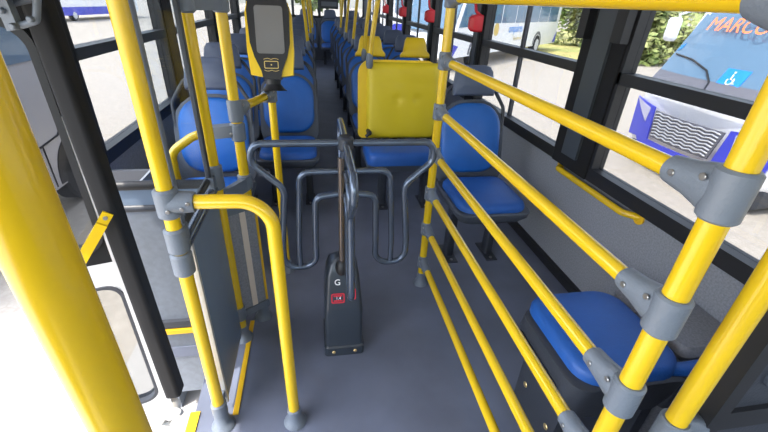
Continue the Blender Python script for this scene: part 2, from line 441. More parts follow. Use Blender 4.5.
def post(parent, x, y, z0, z1, name='post', r=PR_):
    q = MB(); q.cyl((x,y,z0), (x,y,z1), r, 24); return q.build(name, M['yellow'], parent)

# near pole beside the camera
gp = tag(post(None, -.174, .233, 0, ZR), 'large yellow pole closest to the viewer, crossing the door side', 'grab pole'); gp.name = 'grab_pole'

# railing with seven horizontal bars
RX = .548; RYA, RYB = .395, 1.70
rl = thing('barrier_railing', 'tall yellow railing of horizontal bars running from near corner back to wide seat', 'railing', (RX, RYB, 0))
post(rl, RX, RYB, 0, ZR); post(rl, RX, RYA, 0, ZR)
RZ = [1.424, 1.190, .976, .774, .569, .365, .153]
for z in RZ:
    q = MB(); q.cyl((RX, RYA, z), (RX, RYB, z), .0165 if z < 1.3 else .0185, 20); q.build('rail', M['yellow'], rl)
    clamp(rl, RX, RYB, z, [(0,-1,0)], side=(-1,0,0), hh=.036)
    clamp(rl, RX, RYA, z, [(0,1,0)], side=(-1,0,0), hh=.038 if z < 1.3 else .045, L=.098 if z < 1.3 else .078)
q = MB(); flange(q, RX, RYB); q.build('base_flange', M['clamp'], rl)
q = MB(); flange(q, RX, RYA); q.build('base_flange', M['clamp'], rl)

# driver-side pole and partition in the near corner
gq = thing('grab_pole', 'thick yellow pole at the near corner beside a black framed partition', 'grab pole', (.678, .376, 0))
post(gq, .678, .376, 0, ZR)
clamp(gq, .678, .376, .660, [(1,.1,0)], side=(-.5,-1,0), L=.08)
q = MB(); flange(q, .678, .376); q.build('base_flange', M['clamp'], gq)
dp = thing('driver_partition', 'black framed partition with glossy grey panel in the near corner', 'partition', (1.0, .38, 0))
q = MB()
q.box((.750, .365, 0), (.785, .395, 1.30)); q.box((1.33, .365, 0), (1.365, .395, 1.30))
q.box((.785, .365, .66), (1.33, .395, .715)); q.box((.785, .365, 1.265), (1.33, .395, 1.30)); q.box((.785, .365, .03), (1.33, .395, .08))
q.build('frame', M['black'], dp, smooth=0)
q = MB(); q.box((.785, .375, .08), (1.33, .385, .66)); q.build('panel', M['dark'], dp, smooth=0)
q = MB(); q.box((.785, .375, .715), (1.33, .385, 1.265)); up_ = q.build('panel', M['dark'], dp, smooth=0)
q = MB(); q.ring(rrect(.50, .42, .03, cx=1.075, cy=.985), rrect(.485, .405, .025, cx=1.075, cy=.985), 'y', .368, .376); q.build('beading', M['shell'], up_, smooth=0)

# boarding partition P1..P3
X1, YP1 = -.384, .965
X3, YP3 = -.372, 1.394
bp = thing('boarding_partition', 'partition of grey panel and glass between two yellow posts beside the step', 'partition', (X1, YP1, 0))
post(bp, X1, YP1, 0, ZR); post(bp, X3, YP3, 0, ZR)
q = MB(); flange(q, X1, YP1); q.build('base_flange', M['clamp'], bp)
q = MB(); flange(q, X3, YP3); q.build('base_flange', M['clamp'], bp)
q = MB(); q.cyl((X1,YP1,.075), (X1,YP1,.13), .0265, 20, bev=.004); q.box((X1-.008, YP1, .085), (X1+.008, 1.06, .12)); q.build('clamp', M['clamp'], bp)
q = MB(); q.cyl((X3,YP3,.12), (X3,YP3,.19), .0265, 20, bev=.004); q.build('clamp', M['clamp'], bp)
pn = MB().box((-.386, 1.035, .05), (-.374, 1.372, .755)).build('panel', M['panel_blue'], bp, smooth=0)
q = MB(); q.box((-.390, 1.022, .05), (-.370, 1.036, .755)); q.build('edge_strip', M['silver'], pn, smooth=0)
q = MB(); q.cyl((-.380, .99, .775), (-.380, 1.39, .775), .017); q.build('rail', M['slate'], bp)
q = MB(); q.cyl((-.388, .99, .818), (-.388, 1.39, .818), .012); q.build('rail', M['black'], bp)
for yy in (1.022, 1.352):
    q = MB(); q.prism(rrect(.016, .022, .004, cx=-.384, cy=yy), 'z', .82, 1.80); q.build('glazing_profile', M['dark' if yy > 1.2 else 'clamp'], bp)
gl = MB().box((-.3865, 1.03, .83), (-.3825, 1.345, 1.78)).build('pane', M['glass2'], bp, smooth=0)
# clamp cluster on the first post: one sleeve for the arch, two below for the panel rail
q = MB(); q.cyl((X1,YP1,.885), (X1,YP1,.965), .030, 24, bev=.006); q.tube([(X1,YP1,.925), (X1+.062,YP1,.925), (X1+.0655,YP1,.925), (X1+.066,YP1,.925)], [.0305,.0275,.026,.022], 22) 
cl = q.build('clamp', M['clamp'], bp)
screws(cl, [(X1+.040, YP1-.0275, .918), (X1+.056, YP1-.0265, .932), (X1+.006, YP1-.0285, .912)], (0,-1,0))
q = MB(); q.cyl((X1,YP1,.775), (X1,YP1,.85), .0285, 24, bev=.006); q.cyl((X1,YP1,.70), (X1,YP1,.772), .0285, 24, bev=.006)
q.box((X1-.012, YP1, .76), (X1+.014, YP1+.06, .835)); q.build('clamp', M['clamp'], bp)
q = MB(); q.cyl((X3,YP3,.765), (X3,YP3,.86), .0275, 24, bev=.006); q.box((X3-.024, YP3-.06, .77), (X3+.006, YP3, .83)); q.build('clamp', M['clamp'], bp)

# arched hand rail P2
YA = .955
ar = thing('arched_handrail', 'yellow tube arching from the partition post down to the floor', 'handrail', (-.12, YA, 0))
q = MB(); q.tube(fillet([(X1+.06, YP1, .925), (-.128, YA, .925), (-.124, YA-.01, .0)], .085, 12), .0195, 20); q.build('tube', M['yellow'], ar)
q = MB(); flange(q, -.124, YA-.01); q.build('base_flange', M['clamp'], ar)

# P5 pole with clamps and curved side rail
X5, Y5 = -.297, 1.529
p5 = thing('grab_pole', 'yellow pole behind the partition carrying two grey clamps and a curved side rail', 'grab pole', (X5, Y5, 0))
post(p5, X5, Y5, 0, ZR)
q = MB(); flange(q, X5, Y5); q.build('base_flange', M['clamp'], p5)
clamp(p5, X5, Y5, 1.02, [(.27,1,0)], side=(.9,-.3,0), hh=.04, L=.09, rr=.017)
q = MB(); q.cyl((X5,Y5,.905), (X5,Y5,.975), .0275, 24, bev=.005)
q.obox((X5-.105, Y5-.022, .915), (.105,0,.010), (0,.044,0), (0,0,.045)); c2 = q.build('clamp', M['clamp'], p5)
screws(c2, [(X5-.02, Y5-.03, .94)], (0,-1,0))
q = MB(); q.tube(fillet([(X5-.08, Y5, .942), (-.46, Y5, .925), (-.553, Y5, .86), (-.560, Y5, .0)], [.12, .07], 8), .0165, 18); q.build('curved_rail', M['yellow'], p5)
q = MB(); q.cyl((X5,Y5,.70), (X5,Y5,.765), .0275, 24, bev=.005); q.obox((X5-.07, Y5-.13, .70), (.07,.13,0), (.02,-.01,0), (0,0,.055)); q.build('clamp', M['clamp'], p5)
q = MB(); q.cyl((X5,Y5,1.345), (X5,Y5,1.445), .028, 24, bev=.005); q.cyl((X3,YP3,1.345), (X3,YP3,1.445), .028, 24, bev=.005)
q.obox((X3-.01, YP3, 1.352), (X5-X3, Y5-YP3, 0), (.026,-.016,0), (0,0,.08)); q.build('clamp', M['clamp'], p5)
X4, Y4 = -.200, 1.90
q = MB(); q.cyl((X5, Y5, 1.02), (X4, Y4, 1.005), .0165, 18); q.build('cross_rail', M['yellow'], p5)
# narrow panel hung between P3 and P5
kp = thing('infill_panel', 'narrow grey panel with cream strip and yellow edge between two yellow poles', 'panel', (-.33, 1.46, .15))
A = V((X3+.002, YP3+.030, .14)); B = V((X5+.028, Y5-.035, .14)); e = B-A; nn = V((e.y, -e.x, 0)).normalized()*.008
q = MB(); q.obox(A, e, nn, (0,0,.50)); q.build('board', M['wall'], kp, smooth=0)
q = MB(); q.obox(A+e*.42+nn, e*.20, nn*.5, (0,0,.50)); q.build('strip', M['cream'], kp, smooth=0)
q = MB(); q.obox(B-e*.04, e*.08, nn*1.4, (0,0,.50)); q.build('edging', M['yellow_trim'], kp, smooth=0)
q = MB(); q.obox(A-nn*1.2+V((0,0,-.03)), e*1.05, nn*3.4, (0,0,.035)); q.build('bracket', M['clamp'], kp, smooth=0)
q = MB(); q.obox(A-nn*1.2+V((0,0,.495)), e*1.05, nn*3.4, (0,0,.03)); q.build('bracket', M['clamp'], kp, smooth=0)

# P4 pole
p4 = thing('grab_pole', 'yellow pole standing in front of the door side seats, holding the validator', 'grab pole', (X4, Y4, 0))
post(p4, X4, Y4, 0, ZR, r=.018)
q = MB(); flange(q, X4, Y4); q.build('base_flange', M['clamp'], p4)
clamp(p4, X4, Y4, 1.005, [(-.27,-1,0)], side=(.9,-.3,0), hh=.036, L=.085, r=.018, rr=.017)

# fare validator on P4
va = thing('ticket_validator', 'yellow and black card validator with a grey screen on the pole', 'ticket validator', (-.18, 1.83, 1.06))
vo = V((-.176, 1.80, 1.098)); vt = math.radians(12)
vu = V((1,0,0)); vv = V((0, math.sin(vt), math.cos(vt))); vn = V((0, -math.cos(vt), math.sin(vt)))
def vp(x, z, d): return vo + vu*x + vv*z + vn*d
def vplate(poly, d0, d1): return MB().loft([[vp(*p, d0) for p in poly], [vp(*p, d1) for p in poly]])
sh = [(-.086,.005), (-.045,-.002), (.045,-.002), (.086,.005), (.094,.10), (.092,.24), (.080,.282), (-.080,.282), (-.092,.24), (-.094,.10)]
vplate(sh, -.045, .018).build('housing', M['yellow_plastic'], va)
fc = [(-.036,-.012), (.036,-.012), (.042,.02), (.066,.075), (.080,.13), (.084,.25), (.074,.296), (-.074,.296), (-.084,.25), (-.080,.13), (-.066,.075), (-.042,.02)]
vplate(fc, -.05, .026).build('face', M['black'], va)
vplate(rrect(.112, .180, .012, cx=.002, cy=.178), .026, .0285).build('screen', M['screen'], va)
q = MB()
oo, ii = rrect(.058, .030, .005, cy=.045), rrect(.052, .024, .003, cy=.045)
q.loft([[vp(*p, .026) for p in oo], [vp(*p, .0275) for p in oo], [vp(*p, .0275) for p in ii], [vp(*p, .026) for p in ii]], closed=True)
for sg in (1, -1):
    q.tube([vp(-.03+.06*t/8, .045+sg*(.021+.004*abs(math.sin(t*PI/4))), .0265) for t in range(9)], .0011, 6)
q.cyl(vp(0,.045,.026), vp(0,.045,.028), .003, 10)
q.build('card_mark', M['gold'], va)
q = MB(); q.tube([vp(0,.0,-.01), vp(0,-.03,-.012), vp(0,-.05,-.014), vp(0,-.058,-.014)], [.034,.030,.046,.058], 18); q.build('neck', M['black'], va)
q = MB(); q.cyl((X4, Y4, 1.10), (X4, Y4, 1.35), .026, 18); q.box((X4-.02, 1.84, 1.15), (X4+.03, 1.90, 1.30)); q.build('bracket', M['black'], va)

# ================================================================== TURNSTILE
TX, TY, TZ = .096, 1.30, .967
ts = thing('turnstile', 'slate grey four armed tube turnstile standing mid aisle on a dark box', 'turnstile', (TX-.012, TY, 0))
q = MB()
def brect(hw, y0, y1, z, cx=.083, r=.018):
    return [(cx + p[0], p[1], z) for p in rrect(hw*2, y1-y0, min(r, hw*.6), cx=0, cy=(y0+y1)/2, n=4)]
q.loft([brect(.088,1.236,1.44,0), brect(.088,1.236,1.44,.045), brect(.082,1.243,1.435,.052), brect(.081,1.25,1.43,.24), brect(.079,1.255,1.43,.262), brect(.068,1.295,1.415,.40), brect(.056,1.312,1.40,.445), brect(.025,1.325,1.38,.468)])
bx = q.build('box', M['box'], ts)
for xx in (.035, .13):
    q = MB(); q.cyl((xx, 1.237, .025), (xx, 1.230, .025), .008, 12, bev=.002); q.build('screw', M['brass'], bx)
# sloped face frame for the marks
sA, sB = V((.083, 1.255, .262)), V((.083, 1.295, .40)); sv = (sB-sA).normalized(); sn = V((0, -sv.z, sv.y))
def sp_(x, t): return sA + V((x,0,0)) + sv*t + sn*.0015
text('mark', 'G', M['white_text'], bx, .036, sp_(-.024, .115), (1,0,0), sv)
q = MB(); oo_, ii_ = rrect(.056, .044, .008, cx=-.024, cy=.045), rrect(.046, .034, .005, cx=-.024, cy=.045)
q.loft([[sp_(*p) for p in oo_], [sp_(*p)+sn*.001 for p in oo_], [sp_(*p)+sn*.001 for p in ii_], [sp_(*p) for p in ii_]], closed=True)
for t_ in (.034, .056): q.loft([[sp_(*p)+sn*h_ for p in rrect(.036, .006, .002, cx=-.024, cy=t_)] for h_ in (0, .001)])
q.build('decal', M['redtext'], bx)
text('mark', '1.4', M['white_text'], bx, .018, sp_(-.022, .045), (1,0,0), sv)
q = MB(); q.loft([[sp_(*p) for p in rrect(.022, .05, .006, cx=.040, cy=.06)], [sp_(*p)+sn*.001 for p in rrect(.022, .05, .006, cx=.040, cy=.06)]])
q.build('decal', M['redtext'], bx)
q = MB(); q.cyl((.078, TY-.02, .455), (.078, TY-.02, .92), .011, 14); q.build('post', M['post'], ts)
q = MB(); q.cyl((TX, TY+.02, .45), (TX, TY+.02, .955), .017, 14); q.build('shaft', M['slate'], ts)
q = MB(); q.tube([(.080,TY-.02,.43), (.080,TY-.02,.45), (.080,TY-.02,.475), (.080,TY-.02,.49)], [.024,.03,.027,.014], 16); q.build('knob', M['black'], ts)
q = MB(); q.cyl((TX, TY, .94), (TX, TY, .992), .028, 20, bev=.008); q.build('hub', M['dark'], ts)
c0 = V((TX, TY, 0))
for i in range(4):
    a = i*PI/2; d = V((math.cos(a), math.sin(a), 0))
    tw = d.cross(V((0,0,1)))*(.011 if i % 2 else 0)
    P_ = lambda r, z: c0 + d*r + V((0,0,z))
    q = MB()
    q.tube(fillet([P_(.01,.967), P_(.312,.967), P_(.325,.90), P_(.218,.80), P_(.243,.56), P_(.243,.455), P_(.118,.455), P_(.118,.56), P_(.112,.762), P_(.01,.775)],
                  [.055, .05, .06, .2, .06, .06, .2, .035]), .0125, 12)
    q.tube(fillet([P_(.01,.862), P_(.163,.862), P_(.182,.56), P_(.182,.46)], [.04, .3]), .011, 12)
    q.build('arm', M['slate'], ts)

# ================================================================== SEATS
def seat_parts(root, wide=1.0, legs=(-.13, .13), head=True):
    W = wide
    # cushion shell and pad
    q = MB()
    def cr(w_, y0, y1, z, r=.06): return [(p[0], p[1], z) for p in rrect(w_, y1-y0, r, cx=0, cy=(y0+y1)/2)]
    q.loft([cr(.30*W, -.36, -.02, .355), cr(.36*W, -.42, .02, .37), cr(.415*W, -.445, .03, .405), cr(.42*W, -.45, .03, .43), cr(.41*W, -.445, .03, .437)])
    q.build('seat_shell', M['shell'], root)
    q = MB(); pillow(q, rrect(.385*W, .410, [.09,.06,.06,.09]), .052, ((0,-.232,.432), (1,0,0), (0,1,.02), (0,0,1)), bulge=.2)
    q.build('cushion', M['blue_fabric'], root)
    # backrest
    tl = math.radians(15); v = V((0, math.sin(tl), math.cos(tl))); nrm = V((0, -math.cos(tl), math.sin(tl)))
    q = MB(); ol = rrect(.43*W, .50, [.07,.18*W,.18*W,.07]); o = V((0, .075, .665))
    q.loft([[o + V((p[0]*.9,0,0)) + v*p[1]*.92 - nrm*.03 for p in ol], [o + V((p[0],0,0)) + v*p[1] - nrm*.012 for p in ol], [o + V((p[0],0,0)) + v*p[1] + nrm*.004 for p in ol], [o + V((p[0]*.97,0,0)) + v*p[1]*.97 + nrm*.006 for p in ol]])
    q.build('back_shell', M['shell'], root)
    q = MB(); pillow(q, rrect(.372*W, .415, [.125*W,.145*W,.145*W,.125*W]), .034, (o + v*.022 + nrm*.004, (1,0,0), v, nrm), bulge=.5)
    q.build('backrest', M['blue'], root)
    if head:
        q = MB(); ho = V((0, .160, 1.01))
        poly = [(-.125,-.085), (.125,-.085), (.128,-.06), (.112,.05), (.095,.078), (.06,.086), (-.06,.086), (-.095,.078), (-.112,.05), (-.128,-.06)]
        pillow(q, poly, .045, (ho, (1,0,0), v, nrm), bulge=.5)
        q.loft([[ho + V((p[0]*.8,0,0)) + v*p[1]*.8 - nrm*.03 for p in poly], [ho + V((p[0],0,0)) + v*p[1] for p in poly]])
        q.build('headrest', M['headrest'], root)
        q = MB()
        q.tube(fillet([(-.198*W,.06,.56), (-.208*W,.125,.86), (-.13*W,.165,.985), (.13*W,.165,.985), (.208*W,.125,.86), (.198*W,.06,.56)], .07), .011, 10)
        q.build('frame', M['dark'], root)
    for x in legs:
        q = MB(); q.loft([[(x+p[0], p[1]-.16, z) for p in rrect(.05, .07, .012, n=3)] for z in (.004, .37)])
        q.box((x-.035, -.26, 0), (x+.035, -.06, .006)); lg = q.build('leg', M['dark'], root)
        q = MB(); q.cyl((x, -.235, .006), (x, -.235, .012), .009, 10); q.build('bolt', M['screw'], lg)

GRP = 'blue bus seats'
s0 = thing('passenger_chair', 'single blue seat with grey headrest by the window wall, beside the railing', 'bus seat', (.925, 2.13, 0), local=True)
seat_parts(s0)
def seat(x, y, label, z=0, scale=None): return dup(s0, (x, y, z), label, GRP, scale=scale)
s0['group'] = GRP
# door side (picture left)
seat(-.575, 2.22, 'single sunlit blue seat right behind the glass partition on the door side')
ordn = ['second', 'third', 'fourth', 'fifth', 'sixth', 'seventh', 'eighth', 'ninth']
yy = 2.98
for i in range(8):
    if i == 0: la, lw = 'blue aisle seat directly behind the validator pole', 'blue window seat beside the one behind the validator pole'
    else: la, lw = 'blue aisle seat, %s row behind the validator' % ordn[i-1], 'blue window seat on door side, %s row behind the validator' % ordn[i-1]
    seat(-.20, yy, la)
    if i < 6: seat(-.645, yy, lw)
    yy += .78
# opposite side
yy = 4.30
for i in range(6):
    seat(.545, yy, 'blue aisle seat, %s row behind the wide yellow seat' % ordn[i])
    seat(.985, yy, 'blue window seat, %s row behind the wide yellow seat' % ordn[i])
    yy += .78
# rear bench: separate seats
for i, xx in enumerate((-.70, -.14, .42, .98)):
    seat(xx, 10.35, ['blue rear row seat in the corner on the door side', 'blue rear row seat, second from the door side corner', 'blue rear row seat at the head of the aisle', 'blue rear row seat in the corner opposite the door'][i], z=-.10, scale=1.16)

# priority pair with yellow headrests
def yhead(root):
    tl = math.radians(12); v = V((0, math.sin(tl), math.cos(tl))); nrm = V((0, -math.cos(tl), math.sin(tl))); ho = V((0, .150, 1.02))
    poly = [(-.135,-.085), (.135,-.085), (.137,-.06), (.110,-.03), (.095,.055), (.078,.085), (-.078,.085), (-.095,.055), (-.110,-.03), (-.137,-.06)]
    q = MB(); pillow(q, poly, .045, (ho, (1,0,0), v, nrm), bulge=.3)
    q.loft([[ho + V((p[0]*.8,0,0)) + v*p[1]*.8 - nrm*.03 for p in poly], [ho + V((p[0],0,0)) + v*p[1] for p in poly]])
    h = q.build('headrest', M['yellow_plastic'], root); h['label'] = 'yellow headrest'
for x, lab in ((.50, 'blue seat with yellow headrest, on the aisle behind the wide seat'), (.91, 'blue seat with yellow headrest, by the window behind the wide seat')):
    r_ = thing('passenger_chair', lab, 'bus seat', (x, 3.60, .02), GRP, local=True); seat_parts(r_, wide=.92, head=False); yhead(r_)

# wide yellow seat
ws = thing('wide_passenger_chair', 'extra wide seat with yellow padded back and blue cushion', 'bus seat', (.62, 2.86, 0), local=True)
q = MB()
def cr(w_, y0, y1, z, r=.05): return [(p[0], p[1], z) for p in rrect(w_, y1-y0, r, cx=0, cy=(y0+y1)/2)]
q.loft([cr(.48, -.36, -.02, .35), cr(.56, -.36, .0, .365), cr(.58, -.37, .02, .40), cr(.57, -.37, .02, .41)]); q.build('seat_shell', M['shell'], ws)
q = MB(); pillow(q, rrect(.57, .36, .06), .085, ((.0,-.205,.405), (1,0,0), (0,1,0), (0,0,1)), bulge=.1, edge=.25); q.build('cushion', M['blue_fabric'], ws)
tl = math.radians(6); v = V((0, math.sin(tl), math.cos(tl))); nrm = V((0, -math.cos(tl), math.sin(tl)))
q = MB(); ol = rrect(.60, .56, [.04,.10,.10,.04]); o_ = V((-.01, .055, .755))
q.loft([[o_ + V((p[0]*.96,0,0)) + v*p[1]*.96 - nrm*.04 for p in ol], [o_ + V((p[0],0,0)) + v*p[1] - nrm*.03 for p in ol], [o_ + V((p[0],0,0)) + v*p[1] - nrm*.004 for p in ol]])
bs = q.build('back_shell', M['yellow_plastic'], ws)
# padded front with button dimples: a dense grid
q = MB(); nx, nz = 56, 46; wv, hv = .545, .545; cx0 = .035
vs = []; fs = []
for j in range(nz+1):
    for i in range(nx+1):
        u_, w_ = i/nx*2-1, j/nz*2-1
        ex = (1-abs(u_)**14)*(1-abs(w_)**14); h = .042*ex**.5
        x, z = u_*wv/2, w_*hv/2
        for bxx in (-.05, .10):
            for bz in (.02,):
                dd = ((x-bxx)**2+(z-bz)**2)/.0011; h -= .010*math.exp(-dd)
        h -= .002*math.exp(-((z-.135)**2)/.0006)*(1-abs(u_)**6)
        h += .003*math.sin(u_*7+w_*3)
        vs.append(o_ + V((x+cx0-.0,0,0)) + v*(z-.008) + nrm*h)
for j in range(nz):
    for i in range(nx):
        a = j*(nx+1)+i; fs.append((a, a+1, a+nx+2, a+nx+1))
b_idx = [i for i in range(nx+1)] + [(j)*(nx+1)+nx for j in range(1, nz+1)] + [nz*(nx+1)+i for i in range(nx-1, -1, -1)] + [j*(nx+1) for j in range(nz-1, 0, -1)]
fs.append(tuple(reversed(b_idx)))
q.add(vs, fs); q.build('backrest', M['yellow_vinyl'], ws, smooth=60)
for x in (-.14, .2):
    q = MB(); q.loft([[(x+p[0], p[1]-.14, z) for p in rrect(.06, .08, .012, n=3)] for z in (.004, .36)]); q.box((x-.04,-.26,0),(x+.04,-.04,.006)); lg = q.build('leg', M['dark'], ws)
    q = MB(); q.cyl((x, -.23, .006), (x, -.23, .013), .01, 10); q.build('bolt', M['screw'], lg)
q = MB(); q.cyl((-.235,-.055,.535), (-.235,.02,.535), .018, 14, bev=.004); q.cyl((-.235,-.05,.535), (-.26,-.05,.51), .012); q.build('knob', M['black'], ws)

# near seat beside the railing
ns = thing('passenger_chair', 'low blue seat in a dark shell, near corner behind the railing bars', 'bus seat', (1.0, .84, 0), GRP)
def hr(x0, x1, y0, y1, z, r=.06): return [(p[0], p[1], z) for p in rrect(x1-x0, y1-y0, r, cx=(x0+x1)/2, cy=(y0+y1)/2)]
q = MB(); q.loft([hr(.80, 1.05, .70, .96, .23), hr(.735, 1.11, .66, 1.0, .26), hr(.715, 1.135, .645, 1.01, .36), hr(.72, 1.135, .64, 1.005, .415), hr(.735, 1.13, .65, 1.0, .422)])
q.loft([hr(1.08, 1.30, .655, .70, .26, .02), hr(1.08, 1.325, .645, .705, .36, .02), hr(1.08, 1.325, .645, .705, .422, .02)])
sh_ = q.build('seat_shell', M['dark'], ns)
q = MB(); q.prism(rrect(.25, .035, .015, cx=.83, cy=.345), 'x', .708, .722); q.build('slot', M['black'], sh_)
q = MB(); pillow(q, rrect(.365, .385, [.09,.09,.08,.08]), .055, ((.925,.840,.415), (1,0,0), (0,1,0), (0,0,1)), bulge=.35, edge=.3); q.build('cushion', M['blue_fabric'], ns)
q = MB(); q.tube(fillet([(.99,.69,.428), (1.10,.668,.432), (1.30,.672,.435)], .1), .022, 12); q.build('front_roll', M['blue_fabric'], ns)
for xx in (.76, 1.08):
    q = MB(); q.box((xx,.70,0), (xx+.04,.95,.25)); q.build('pedestal', M['dark'], ns, smooth=0)
for p in ((.757,.74,.1), (.757,.9,.12)):
    q = MB(); q.cyl(p, (p[0]+.01,p[1],p[2]), .012, 12, bev=.002); q.build('bolt', M['brass'], ns)
# wheel housing beside it
q = MB(); q.loft([hr(1.145, XR-.004, .712, 1.06, 0, .03), hr(1.145, XR-.004, .712, 1.06, .42, .03), hr(1.165, XR-.004, .732, 1.04, .445, .03)])
tag(q.build('wheel_housing', M['wall']), 'speckled grey wheel housing box between near seat and wall', 'wheel housing')

# wall handle
wh = thing('wall_handle', 'yellow bar handle fixed on the grey wall under the big window', 'handle', (1.36, 1.6, .6))
q = MB(); q.tube(fillet([(XR+.005,1.93,.605), (XR-.045,1.90,.605), (XR-.045,1.36,.605), (XR+.005,1.31,.605)], .04), .016, 14); q.build('bar', M['yellow'], wh)
for yy_ in (1.935, 1.305):
    q = MB(); q.cyl((XR,yy_,.605), (XR-.006,yy_,.605), .03, 16); q.build('mount', M['yellow_trim'], wh)

# red emergency levers on the pillars
for i, (yp, nm) in enumerate(((3.385,'first'), (4.825,'second'), (6.345,'third'), (7.865,'fourth'))):
    r_ = thing('emergency_lever', 'red emergency lever on the %s thin window pillar behind the broad one' % nm, 'emergency lever', (XR-.06, yp, 1.28), 'red emergency levers')
    q = MB(); pillow(q, rrect(.085, .13, .02), .085, ((XR-.035,yp,1.275), (0,1,0), (0,0,1), (-1,0,0)), bulge=.3); q.build('body', M['red'], r_)
    q = MB(); q.tube(fillet([(XR-.05,yp-.02,1.33), (XR-.10,yp-.02,1.36), (XR-.10,yp+.03,1.45), (XR-.05,yp+.03,1.48)], .02), .011, 10); q.build('grip', M['red'], r_)

# ceiling poles rising from the seat backs along the aisle
def curved(x, y, z0, lean, label):
    r_ = thing('grab_pole', label, 'grab pole', (x, y, z0), 'seat back poles')
    q = MB(); q.tube([(x + lean*(t/10)**1.2, y - .10*(t/10)**1.4, z0 + (ZR-z0)*t/10) for t in range(11)], .017, 12); q.build('tube', M['yellow'], r_)
    q = MB(); q.tube([(x,y,z0-.05), (x,y,z0-.03), (x,y,z0+.02), (x-.0,y,z0+.05)], [.018,.025,.025,.018], 14); q.build('clamp', M['clamp'], r_)
curved(.385, 2.90, 1.03, .16, 'yellow pole rising from the top corner of the wide yellow seat')
yy = 3.70
for i in range(4):
    curved(.44 - .008*i, yy, .98, .13, 'yellow pole on the aisle seat back, %s behind the wide seat' % ['first','second','third','fourth'][i]); yy += .95
yy = 4.58
for i in range(3):
    curved(-.055 + .03*i, yy, .95, -.10, 'yellow pole on the door side aisle seat back, %s behind the validator' % ['first','second','third'][i]); yy += 1.1
st = thing('grab_pole', 'straight thin yellow stanchion at the far end of the aisle', 'grab pole', (.56, 8.6, 0))
post(st, .56, 8.6, 0, ZR, r=.025); q = MB(); flange(q, .56, 8.6); q.build('base_flange', M['clamp'], st)
# rear display panel
rd = thing('rear_display', 'small dark display box hanging in front of the rear window', 'display', (.37, 9.9, 1.3))
q = MB(); q.box((.18, 9.88, 1.20), (.58, 9.94, 1.46)); q.build('casing', M['dark'], rd, smooth=0)
q = MB(); q.box((.21, 9.876, 1.25), (.55, 9.88, 1.34)); q.build('screen', M['panel'], rd, smooth=0)
for xx in (.25, .51):
    q = MB(); q.cyl((xx, 9.91, 1.46), (xx, 9.91, ZR), .012); q.build('hanger', M['dark'], rd)

# ================================================================== OUTSIDE VEHICLES
def wheel(parent, x, y, z, axis, r=.40, wd=.26):
    a = V(axis); q = MB()
    c = V((x,y,z))
    q.tube([c-a*wd/2, c-a*wd*.49, c-a*wd*.35, c+a*wd*.35, c+a*wd*.49, c+a*wd/2], [r*.62, r*.93, r, r, r*.93, r*.62], 28)
    o = q.build('wheel', M['tire'], parent)
    for sg in (-1, 1):
        q = MB(); e_ = c+a*(wd/2*sg)
        q.tube([e_-a*.02*sg, e_+a*.012*sg, e_+a*.004*sg, e_+a*.03*sg], [r*.62, r*.6, r*.42, r*.2], 20); q.build('hub_cap', M['hub'], o)
    return o

# white minibus facing us across the yard (front towards -X)
mb = thing('minibus', 'white and blue minibus facing the large window, wheelchair sticker on its windscreen', 'bus', (7.5, 4.95, GZ))
CY = 4.88; HW = 1.28
def sect(x, zb, zt, hw, r=.14, bow=0.0):
    pts = rrect(hw*2, zt-zb, [r,r*1.6,r*1.6,r], n=5, cx=CY, cy=(zb+zt)/2)
    return [(x + bow*((p[0]-CY)/hw)**2, p[0], p[1]) for p in pts]
q = MB()
q.loft([sect(5.32,-.50,.30,HW-.16,.12,.22), sect(5.38,-.56,.42,HW-.05,.14,.26), sect(5.55,-.58,.60,HW,.14,.25), sect(5.85,-.58,1.15,HW,.14,.22), sect(6.15,-.58,1.72,HW,.14,.16), sect(6.5,-.58,1.92,HW,.14,.08), sect(7.2,-.58,1.95,HW,.14,0), sect(12.5,-.58,1.95,HW,.14,0)])
body = q.build('body', M['busw'], mb, smooth=50)
q = MB(); q.loft([sect(5.34,-.80,-.50,HW-.20,.05,.22), sect(5.42,-.83,-.50,HW-.08,.06,.25), sect(6.1,-.80,-.50,HW-.1,.06,.1)]); q.build('shadow_skirt', M['dark'], mb)  # added dark skirt stands in for the ground shadow below the bumper
def front(y, z):
    """point on the sloping front, slightly proud"""
    t = ((y-CY)/HW)
    if z < .30: x = 5.34 + .24*t*t - .02
    else:
        pts = [(.30,5.34),(.42,5.38),(.60,5.55),(1.15,5.85),(1.72,6.15),(1.92,6.45)]
        x = 6.5
        for (z0,x0),(z1,x1) in zip(pts, pts[1:]):
            if z0 <= z <= z1: x = x0 + (x1-x0)*(z-z0)/(z1-z0)
        x += .24*t*t - .035
    return x
def fpatch(outline, m, name, parent, proud=0.0, n=10, thick=.03):
    """patch on the front given by 4 corners (y,z): tl,tr,br,bl"""
    (a, b, c, d) = outline; vs = []; fs = []
    for j in range(n+1):
        for i in range(n+1):
            s_, t_ = i/n, j/n
            y = (a[0]*(1-s_)+b[0]*s_)*(1-t_) + (d[0]*(1-s_)+c[0]*s_)*t_
            z = (a[1]*(1-s_)+b[1]*s_)*(1-t_) + (d[1]*(1-s_)+c[1]*s_)*t_
            vs.append((front(y, z) - proud, y, z))
    m0 = len(vs)
    for p in list(vs): vs.append((p[0]+thick, p[1], p[2]))
    for j in range(n):
        for i in range(n):
            k_ = j*(n+1)+i
            fs.append((k_, k_+1, k_+n+2, k_+n+1)); fs.append((m0+k_, m0+k_+n+1, m0+k_+n+2, m0+k_+1))
    edge = [i for i in range(n+1)] + [j*(n+1)+n for j in range(1,n+1)] + [n*(n+1)+i for i in range(n-1,-1,-1)] + [j*(n+1) for j in range(n-1,0,-1)]
    for p_, q_ in zip(edge, edge[1:]+edge[:1]): fs.append((p_, m0+p_, m0+q_, q_))
    return MB().add(vs, fs).build(name, m, parent)
